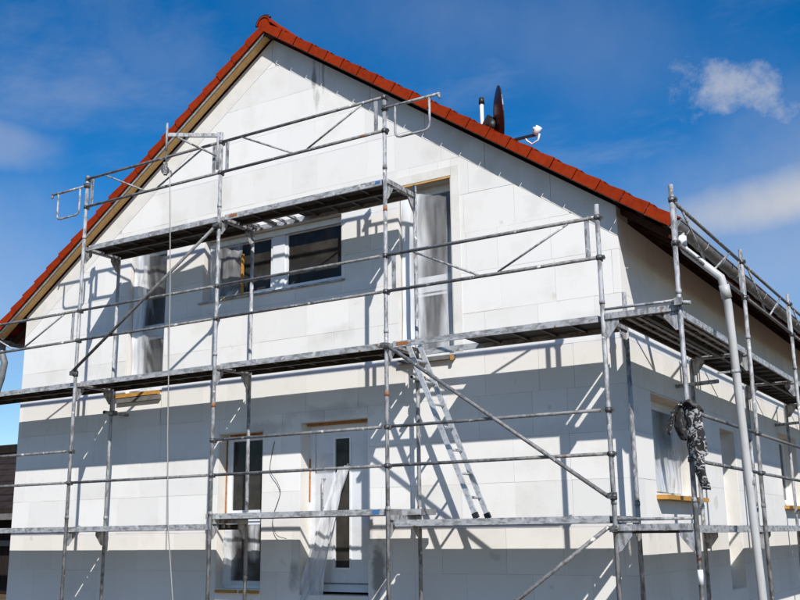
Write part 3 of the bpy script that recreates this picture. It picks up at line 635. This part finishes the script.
def plank(x0, x1, y0, y1, z, par, name='deck_plank', hatch=None, steel=False, axis='x', closed_ribs=0):
    """hook-on deck plank: side rails, panel, cross ribs; `hatch`=(a,b) leaves the panel open between a and b"""
    m_ = MB(); h = 0.068; t = 0.022
    def B(a0, a1, b0, b1, z0, z1, mi): return m_.box(a0, a1, b0, b1, z0, z1, mi) if axis == 'x' else m_.box(b0, b1, a0, a1, z0, z1, mi)
    B(x0, x1, y0, y0+t, z-h, z, 0 if (y0 < 0.2 and axis == 'x') else 3); B(x0, x1, y1-t, y1, z-h, z, 0 if (axis == 'y' and y1 > 0.6) or hatch else 3)  # inner rails take the darkened metal, painting in the shade below the deck
    segs = [(x0, x1)] if not hatch else [(x0, hatch[0]), (hatch[1], x1)]
    pm = 2 if steel else 1
    for a, b in segs:
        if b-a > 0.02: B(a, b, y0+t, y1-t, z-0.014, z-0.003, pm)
    if steel:
        w = (y1-y0)/3
        for k in range(1, 3): B(x0+0.02, x1-0.02, y0+w*k-0.02, y0+w*k+0.02, z-0.045, z-0.0145, 2)
    n = 7
    for k in range(n+1):
        x = x0+0.02+(x1-x0-0.05)*k/n
        if hatch and hatch[0] < x < hatch[1]-0.02 and not closed_ribs: continue
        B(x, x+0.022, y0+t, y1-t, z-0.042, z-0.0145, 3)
    if hatch and closed_ribs:
        for k in range(closed_ribs):
            x = hatch[0]+(hatch[1]-hatch[0])*(k+0.5)/closed_ribs; B(x-0.014, x+0.014, y0+t, y1-t, z-0.05, z-0.02, 0)
    for e in (x0-0.035, x1):
        for b in (y0+0.03, y1-0.06): B(e, e+0.035, b, b+0.03, z-0.05, z-0.006, 0)
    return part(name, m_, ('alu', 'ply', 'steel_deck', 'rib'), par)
def bay_decks(i, l):
    x0, x1 = PX[i]+0.065, PX[i+1]-0.065
    if (i, l) == (2, 3): plank(x0, x1, 0.035, 0.345, D[l], sca, hatch=None); plank(x0, x1, 0.3462, 0.665, D[l], sca, 'hatch_deck', hatch=(x0+0.03, x0+0.85), closed_ribs=4); return
    if (i, l) == (3, 2):
        d_ = plank(x0, x1, 0.035, 0.665, D[l], sca, 'hatch_deck', hatch=(x0+0.03, x0+0.78)); return
    plank(x0, x1, 0.035, 0.345, D[l], sca); plank(x0, x1, 0.3462, 0.665, D[l], sca)
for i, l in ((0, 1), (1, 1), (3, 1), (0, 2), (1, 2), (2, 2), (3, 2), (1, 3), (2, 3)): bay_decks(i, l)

def lattice(p0, p1, z, par, off):
    """double guardrail: two tubes, end plates and a V of thin struts"""
    p0, p1, off = Vector(p0), Vector(p1), Vector(off); d = (p1-p0); Lg = d.length; d.normalize()
    P = lambda s, h: p0+d*s+off+Vector((0, 0, z+h))
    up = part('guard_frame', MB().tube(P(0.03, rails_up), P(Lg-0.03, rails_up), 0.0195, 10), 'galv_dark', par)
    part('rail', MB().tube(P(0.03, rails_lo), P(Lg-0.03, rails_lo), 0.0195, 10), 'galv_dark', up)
    for s in (0.115, Lg-0.115): part('end_plate', MB().bar(P(s, rails_lo+0.019), P(s, rails_up-0.019), 0.05, 0.012, up=off), 'galv', up)
    part('strut', MB().tube(P(0.38, rails_up-0.018), P(1.19, rails_lo+0.018), 0.0125, 8), 'galv', up)
    part('strut', MB().tube(P(1.43, rails_lo+0.018), P(2.25, rails_up-0.018), 0.0125, 8), 'galv', up)
def rail(p0, p1, z, par, off, name='guardrail', r=0.0185, mt='galv_dark'):
    p0, p1, off = Vector(p0), Vector(p1), Vector(off); d = (p1-p0); Lg = d.length; d.normalize()
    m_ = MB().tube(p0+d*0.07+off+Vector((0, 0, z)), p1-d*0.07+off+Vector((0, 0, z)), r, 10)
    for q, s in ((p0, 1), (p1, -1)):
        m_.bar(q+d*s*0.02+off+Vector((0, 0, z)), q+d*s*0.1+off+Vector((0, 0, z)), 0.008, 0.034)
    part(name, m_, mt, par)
OFF = (0, -0.008, 0)
fp = lambda i: (PX[i], 0, 0)
for i, l in ((1, 3), (2, 3), (0, 2), (3, 2)): lattice(fp(i), fp(i+1), D[l], sca, OFF)
for i in (1, 2):
    for r_ in (rails_up, rails_lo): rail(fp(i), fp(i+1), D[2]+r_, sca, OFF)
for i in (0, 2, 3):
    for r_ in (rails_up, rails_lo): rail(fp(i), fp(i+1), D[1]+r_, sca, OFF)
rail(fp(1), fp(2), D[1]+rails_lo, sca, OFF)
def brace(p, q, par): part('diagonal_brace', MB().tube(p, q, 0.021, 10), 'galv_dark', par)
brace((PX[1]-0.05, -0.045, 0.12), (PX[2]+0.0, -0.045, 1.82), sca)
brace((PX[3]+0.05, -0.045, -0.06), (PX[4]-0.03, -0.045, -1.80), sca)
brace((PX[4]-0.05, -0.045, -2.08), (PX[4]-1.75, -0.045, -3.27), sca)
for i, z in ((1, 0.11), (2, 1.82), (3, -0.05), (4, -1.79), (4, -2.1)):
    x = PX[i]; m_ = MB().tube((x, 0, z-0.035), (x, 0, z+0.035), RT+0.012, 10).box(x-0.03, x+0.03, -0.085, -0.025, z-0.028, z+0.028).tube((x-0.05, -0.06, z), (x+0.05, -0.06, z), 0.010, 6)
    part('brace_clamp', m_, 'clamp', front[i])
# swing-out end guards
def end_guard(x, s, z):
    m_ = MB().tube((x+s*0.02, 0, z), (x+s*0.76, 0, z), 0.018, 10); m_.tube((x+s*0.74, 0, z), (x+s*0.76, 0, z-0.06), 0.016, 8)
    e = part('end_guard', m_, 'galv', sca)
    xa, xb = x+s*0.15, x+s*0.62; r = 0.07; zb = z-0.41
    pts = [(xa, 0, z-0.01)]+[(xa, 0, zb+r)]+[(xa+s*r*(1-math.cos(a)), 0, zb+r-r*math.sin(a)) for a in (0.5, 1.0)]+[(xa+s*r, 0, zb), (xb-s*r, 0, zb)]+[(xb-s*r*(1-math.sin(a)), 0, zb+r*(1-math.cos(a))) for a in (0.5, 1.0)]+[(xb, 0, zb+r), (xb, 0, z-0.01)]
    part('loop', MB().path(pts, 0.0145, 8), 'galv', e)
    part('clamp', MB().tube((x, 0, z-0.035), (x, 0, z+0.035), RT+0.012, 10).box(x-0.025, x+0.03, -0.05, 0.05, z-0.02, z+0.02), 'clamp', e)
end_guard(PX[1], -1, 2.88); end_guard(PX[3], 1, 2.84)
# wall ties
def tie(p, q, par):
    t = part('tie_tube', MB().pipe(p, q, 0.0245, 0.020), ('galv', 'black'), par)
    d = (Vector(q)-Vector(p)).normalized(); m = Vector(p).lerp(Vector(q), 0.5)
    return t
tie((PX[1]+0.05, YW-0.005, -0.38), (PX[1]+0.05, 0.50, -0.38), sca)
tie((PX[3]+0.05, YW-0.005, -0.35), (PX[3]+0.05, 0.46, -0.35), sca)
for i, z in ((1, -0.38), (3, -0.35)):
    x = PX[i]; part('tie_clamp', MB().tube((x, YI, z-0.03), (x, YI, z+0.03), RT+0.012, 10).box(x-0.01, x+0.09, YI-0.035, YI+0.035, z-0.034, z+0.034), 'clamp', inner[i])
# toe clip / stickers
part('sticker', MB().box(PX[3]+0.11, PX[3]+0.26, 0.032, 0.0348, -0.05, -0.012), 'orange', sca)
part('sticker', MB().box(PX[3]-0.16, PX[3]-0.09, 0.032, 0.0348, D[3]-0.045, D[3]-0.01), 'blue', sca)
part('sticker', MB().box(PX[2]+0.14, PX[2]+0.27, 0.032, 0.0348, D[3]-0.05, D[3]-0.015), 'orange', sca)
for i, z in ((3, -0.62), (2, -0.55), (3, 1.55)): part('band', MB().tube((PX[i], 0, z), (PX[i], 0, z+0.05), RT+0.0012, 12), 'orange', front[i])

# --- side scaffold
B2 = 2.8; XO, XI = 0.775, 0.07; NB = 4
SD = {1: -2.075, 2: -0.02}
souter = []
for k in range(NB+1):
    y = k*B2
    po = post(XO, y, 1.21, scs, 'galv', [SD[2]+1.075, SD[2]+0.63, -1.02, -1.48]); souter.append(po)
    xi = XI if k else 0.0
    pi = post(XI, y, 0.15, scs, 'galv') if k else front[4]
    for l in (1, 2):
        z = SD[l]-0.012+(0.03 if k == 0 else 0)
        part('transom', MB().box(xi+RT+0.001, XO-RT, y-0.026, y+0.026, z-0.06, z-0.054).box(xi+RT+0.001, XO-RT, y-0.026, y-0.022, z-0.054, z).box(xi+RT+0.001, XO-RT, y+0.022, y+0.026, z-0.054, z), 'galv', scs)
        if k == 0: part('transom_tube', MB().tube((xi+RT, y, z+0.045), (XO-RT, y, z+0.045), 0.014, 8), 'galv', scs)
        gusset(po, XO, y, z-0.061, (-1, 0, 0)); gusset(pi, xi, y, z-0.061, (1, 0, 0))
    if k < NB:
        for l in (1, 2):
            y0, y1 = y+0.04, y+B2-0.065
            st = (k == 0 and l == 2)
            plank(y0, y1, 0.125, 0.43, SD[l], scs, axis='y', steel=st); plank(y0, y1, 0.4312, 0.745, SD[l], scs, axis='y', steel=st)
        o_ = (-0.006, 0, 0)
        lattice((XO, y, 0), (XO, y+B2, 0), 0.045, scs, o_)
        rail((XO, y, 0), (XO, y+B2, 0), -1.02, scs, o_); rail((XO, y, 0), (XO, y+B2, 0), -1.48, scs, o_)
part('clamp_arm', MB().tube((XO-0.06, -0.05, 0.02), (XO+0.12, -0.05, -0.01), 0.02, 8).box(XO-0.03, XO+0.04, -0.08, -0.026, -0.02, 0.05), 'galv', souter[0])
part('band', MB().tube((XO, 0, -2.6), (XO, 0, -2.47), RT+0.0012, 12), 'white', souter[0])
tt = part('tie_tube', MB().pipe((XR+0.005, 2.74, -0.40), (0.40, 2.74, -0.38), 0.0245, 0.02), ('galv', 'black'), scs)
part('tie_tube', MB().tube((XR+0.005, 8.34, -0.4), (0.4, 8.34, -0.38), 0.0245, 10), 'galv', scs)

# ------------------------------------------------------------------ loose things on the scaffold
al = thing('ladder', (-1.64, 0.36, D[1]), 'aluminium ladder leaning down from the hatch of the middle deck', 'ladder')
A0, A1 = Vector((-1.60, 0, D[1]+0.004)), Vector((-2.43, 0, 0.02)); dv = (A1-A0).normalized(); nv_ = dv.cross(Vector((0, 1, 0)))
for y in (0.22, 0.50):
    part('rail', MB().bar(A0+Vector((0, y, 0)), A1+Vector((0, y, 0)), 0.024, 0.056, up=nv_), 'galv_bright', al)
for k in range(7):
    p = A0+dv*(0.24+0.28*k); part('rung', MB().tube(p+Vector((0, 0.232, 0)), p+Vector((0, 0.488, 0)), 0.0155, 8), 'galv_bright', al)
for y in (0.22, 0.50): part('foot', MB().bar(A0+Vector((0, y, 0)), A0+dv*0.06+Vector((0, y, 0)), 0.032, 0.066, up=nv_), 'black', al)

for (xa, xb, ya, yb, lab) in ((-5.24, -2.62, 0.045, 0.35, 'aluminium plank with blue sticker laid loose below the front door'), (-5.20, -2.36, 0.36, 0.665, 'rear aluminium plank laid loose below the front door, sticking out past the post')):
    pl = thing('loose_plank', ((xa+xb)/2, (ya+yb)/2, -1.916), lab, 'plank', 'loose planks below the front door')
    part('board', MB().box(xa, xb, ya, ya+0.02, -1.915, -1.85).box(xa, xb, yb-0.02, yb, -1.915, -1.85).box(xa, xb, ya+0.02, yb-0.02, -1.862, -1.853), 'alu', pl)
    for k in range(8):
        x = xa+0.08+k*0.35; part('rib', MB().box(x, x+0.03, ya+0.02, yb-0.02, -1.912, -1.88), 'alu', pl)
    for e in (xa-0.012, xb): part('end_cap', MB().box(e, e+0.012, ya, yb, -1.915, -1.85), 'lead', pl)
    if ya < 0.1: part('sticker', MB().box(-2.80, -2.71, ya-0.0035, ya-0.0005, -1.905, -1.858), 'blue', pl)
# hoist arm with pulley and rope at the second post
hz = 3.08; px, py = PX[2], 0.0; E_ = Vector((-5.737, -0.408, hz)); O_ = Vector((px, py, hz))
hd = (E_-O_).normalized()
ho = thing('pulley_hoist', (px, py, 2.6), 'swing arm with small pulley block clamped to a scaffold post top', 'hoist')
part('arm', MB().bar(O_+hd*0.02, E_, 0.034, 0.05), 'galv', ho)
part('strut', MB().tube(O_+hd*0.04+Vector((0, 0, -0.30)), O_.lerp(E_, 0.84)+Vector((0, 0, -0.02)), 0.014, 8), 'galv', ho)
part('upright', MB().tube(O_+hd*0.045+Vector((0, 0, -0.48)), O_+hd*0.045+Vector((0, 0, 0.04)), 0.019, 10), 'galv', ho)
part('spindle', MB().tube(E_+Vector((0, 0, -0.22)), E_+Vector((0, 0, 0.17)), 0.015, 10), 'galv', ho)
wc = E_+Vector((0.0, 0.0, -0.50)); sd = hd.cross(Vector((0, 0, 1)))
part('hook', MB().path([E_+Vector((0, 0, -0.2)), E_+Vector((0, 0, -0.34)), wc+Vector((0.012, 0, 0.10))], 0.009, 6), 'clamp', ho)
pu = part('pulley_wheel', MB().tube(wc-sd*0.012, wc+sd*0.012, 0.055, 16), 'black', ho)
part('cheek', MB().bar(wc-sd*0.022+Vector((0, 0, -0.06)), wc-sd*0.022+Vector((0, 0, 0.11)), 0.05, 0.006, up=sd), 'clamp', pu)
part('cheek', MB().bar(wc+sd*0.022+Vector((0, 0, -0.06)), wc+sd*0.022+Vector((0, 0, 0.11)), 0.05, 0.006, up=sd), 'clamp', pu)
part('latch', MB().path([wc-hd*0.07, wc-hd*0.09+Vector((0, 0, -0.07)), wc-hd*0.05+Vector((0, 0, -0.11))], 0.009, 6), 'clamp', ho)
rs = wc-hd*0.06
tag(part('rope', MB().path([rs, rs+Vector((0.03, 0, -0.5)), (-5.56, py-0.41, 1.0), (-5.50, -0.41, -0.9), (-5.43, -0.41, -2.0), (-5.30, -0.41, -2.9), (-5.26, -0.42, -H)], 0.0072, 7), 'rope'), 'thin pale rope hanging straight down from the pulley block', 'rope')

# camouflage jacket hung on the corner post
jk = thing('jacket', (0.80, -0.06, -1.78), 'black and white camouflage jacket hung on a scaffold post by a sleeve', 'jacket')
def loft(rings, n=28, fold=0.16, seed=0.0):
    """cloth volume from (centre, half width, half depth) rings with creases running down it"""
    mb = MB(); vs = []
    for j, (c, a, b) in enumerate(rings):
        c = Vector(c)
        for k in range(n):
            t = 2*math.pi*k/n
            f = 1+fold*mnoise.noise(Vector((math.cos(t)*2+seed, math.sin(t)*2, j*0.22+seed)))*2+fold*0.55*math.sin(5*t+seed+j*0.35)+fold*0.35*mnoise.noise(Vector((math.cos(t)*5, math.sin(t)*5+seed, j*0.6)))*2
            vs.append(c+Vector((math.cos(t)*a*f*0.9, -math.cos(t)*a*f*0.25+math.sin(t)*b*f, 0.035*mnoise.noise(Vector((math.cos(t)*1.7, math.sin(t)+seed, j*0.5))))))
    mb.add(vs, [(j*n+k, j*n+(k+1) % n, (j+1)*n+(k+1) % n, (j+1)*n+k) for j in range(len(rings)-1) for k in range(n)], 0, True)
    m2 = len(rings)-1; mb.add(vs, [tuple(range(n)), tuple(reversed(range(m2*n, (m2+1)*n)))], 0); return mb
def spans(keys, per=4):
    """smooth ring list through (x, y, z, half width, half depth) keys"""
    out = []
    for q in range(len(keys)-1):
        k0, k1, k2, k3 = keys[max(q-1, 0)], keys[q], keys[q+1], keys[min(q+2, len(keys)-1)]
        for i in range(per):
            t = i/per; v = [0.5*(2*b+(c-a)*t+(2*a-5*b+4*c-d)*t*t+(3*b-a-3*c+d)*t**3) for a, b, c, d in zip(k0, k1, k2, k3)]
            out.append((v[:3], max(0.008, v[3]), max(0.008, v[4])))
    out.append((keys[-1][:3], keys[-1][3], keys[-1][4])); return out
jy = -0.075
part('body', loft(spans([(0.815, jy, -0.945, 0.015, 0.012), (0.825, jy, -0.985, 0.075, 0.026), (0.835, jy, -1.06, 0.095, 0.036), (0.84, jy, -1.17, 0.095, 0.036), (0.85, jy, -1.28, 0.10, 0.038), (0.862, jy, -1.37, 0.10, 0.034), (0.875, jy, -1.45, 0.09, 0.03)]), 32, 0.10, 3.0), 'camo', jk)
part('sleeve', loft(spans([(0.77, jy-0.01, -0.965, 0.02, 0.02), (0.70, jy-0.012, -1.0, 0.032, 0.03), (0.655, jy-0.012, -1.07, 0.03, 0.028), (0.625, jy-0.01, -1.15, 0.027, 0.024), (0.60, jy-0.008, -1.24, 0.026, 0.022)]), 18, 0.09, 5.0), 'camo', jk)
part('sleeve', loft(spans([(0.86, jy-0.01, -1.38, 0.04, 0.025), (0.862, jy-0.015, -1.48, 0.058, 0.034), (0.875, jy-0.015, -1.60, 0.056, 0.032), (0.90, jy-0.015, -1.70, 0.050, 0.03), (0.915, jy-0.012, -1.76, 0.046, 0.026)]), 20, 0.09, 8.0), 'camo', jk)
part('lining', loft(spans([(0.735, jy, -1.0, 0.02, 0.014), (0.715, jy, -1.08, 0.05, 0.02), (0.71, jy, -1.17, 0.058, 0.022), (0.725, jy, -1.24, 0.05, 0.02), (0.75, jy, -1.30, 0.03, 0.014)]), 22, 0.22, 11.0), 'jacket_dark', jk)
part('collar', loft(spans([(0.75, jy-0.01, -0.955, 0.02, 0.02), (0.80, jy-0.03, -0.96, 0.035, 0.03), (0.87, jy-0.02, -1.0, 0.04, 0.03), (0.925, jy, -1.05, 0.02, 0.018)]), 18, 0.2, 13.0), 'jacket_dark', jk)

# satellite dish on the roof
ds = thing('satellite_dish', (-2.02, 2.0, 2.98), 'dark satellite dish seen edge-on, mounted on the right roof slope', 'satellite dish')
ax = Vector((0.85, 0.55, 0.06)).normalized(); c0 = Vector((-2.02, 2.0, 3.34)); u_ = ax.cross(Vector((0, 0, 1))).normalized(); v_ = u_.cross(ax).normalized()
m_ = MB(); nr, na = 6, 32; vs = [c0-ax*0.055]
for i in range(1, nr+1):
    r_ = i/nr
    for k in range(na):
        t = 2*math.pi*k/na; vs.append(c0+u_*0.37*r_*math.cos(t)+v_*0.41*r_*math.sin(t)+ax*(-0.055+0.075*r_*r_))
fs = [(0, 1+k, 1+(k+1) % na) for k in range(na)]+[(1+(i-1)*na+k, 1+i*na+k, 1+i*na+(k+1) % na, 1+(i-1)*na+(k+1) % na) for i in range(1, nr) for k in range(na)]
m_.add(vs, fs, 0, True); vs2 = [v-ax*0.012 for v in vs]; m_.add(vs2, [tuple(reversed(f)) for f in fs], 0, True)
e0 = 1+(nr-1)*na
m_.add([vs[e0+k] for k in range(na)]+[vs2[e0+k] for k in range(na)], [(k, (k+1) % na, na+(k+1) % na, na+k) for k in range(na)], 0)
part('reflector', m_, 'dish', ds, fixn=False)
part('mount', MB().tube(c0-ax*0.07+v_*-0.12, c0-ax*0.16+v_*-0.16, 0.10, 14, 0.05).tube((-2.20, 1.95, 2.95), (-2.20, 1.95, 3.28), 0.03, 10).bar((-2.20, 1.95, 3.2), c0-ax*0.1, 0.06, 0.10), 'black', ds)
fpnt = Vector((-1.50, 2.02, 2.96)); ab = c0-v_*0.39
part('arm', MB().bar(ab, fpnt, 0.028, 0.034), 'dish', ds)
part('receiver', MB().tube(fpnt+Vector((-0.02, 0, 0.0)), fpnt+Vector((0.05, 0.0, 0.10)), 0.034, 12, 0.045).tube(fpnt+Vector((0.03, 0.0, 0.06)), fpnt+Vector((-0.03, 0.0, 0.09)), 0.028, 10), 'white', ds)
part('cable', MB().path([fpnt+Vector((0.05, 0, 0.0)), fpnt+Vector((0.03, 0, -0.08)), fpnt+Vector((-0.06, 0, -0.12)), fpnt+Vector((-0.13, 0, -0.06)), fpnt+Vector((-0.16, 0, 0.0))], 0.012, 6), 'white', ds)

# ------------------------------------------------------------------ dark timber barn beyond the left corner
bn = thing('barn', (-21, 12, -H), 'dark timber barn glimpsed beyond the left house corner', 'barn')
bx0, bx1, by0, by1 = -28.0, -13.5, 9.0, 15.0
part('wall', MB().box(bx0, bx1, by0, by1, -H, -0.9), 'darkwood', bn)
for k in range(40):
    x = bx0+0.36*k
    if x+0.34 > bx1: break
    part('board', MB().box(x, x+0.335, by0-0.03, by0-0.003, -H, -0.95), 'darkwood', bn)
ridge = 0.75
P = [(bx0-0.4, by0-0.7, -1.35), (bx0-0.4, 12, ridge), (bx0-0.4, by1+0.7, -1.35), (bx0-0.4, by1+0.7, -1.5), (bx0-0.4, 12, ridge-0.15), (bx0-0.4, by0-0.7, -1.5)]
rf = part('roof', MB().prism(P, (bx1-bx0+0.8, 0, 0)), 'darktile', bn)
for k in range(10):
    t = k/10; y = by0-0.7+3.7*t; z = -1.35+(ridge+1.35)*t
    part('tile_course', MB().prism([(bx0-0.4, y, z+0.006), (bx0-0.4, y+0.36, z+0.006+0.205), (bx0-0.4, y+0.36, z+0.04+0.18), (bx0-0.4, y, z+0.055)], (bx1-bx0+0.8, 0, 0)), 'darktile', rf)
part('eave_beam', MB().box(bx0-0.3, bx1+0.3, by0-0.86, by0-0.71, -1.62, -1.46), 'greybeam', rf)
part('cross_rail', MB().box(bx0, bx1, by0-0.06, by0-0.032, -2.3, -2.15), 'greybeam', bn)
pg = thing('timber_frame', (-18, 7, -H), 'tall dark beam on posts in front of the barn', 'timber frame')
part('beam', MB().box(-24, -13.6, 6.0, 6.2, -0.14, 0.05), 'darkwood', pg)
for x in (-23.8, -20.5, -13.9): part('post', MB().box(x, x+0.16, 6.02, 6.18, -H-0.02, -0.142), 'darkwood', pg)
for x in (-20.4,): part('strut', MB().bar((x+0.1, 6.1, -1.2), (x+1.0, 6.1, -0.16), 0.1, 0.12), 'darkwood', pg)
print('blocks', c1_, c2_)
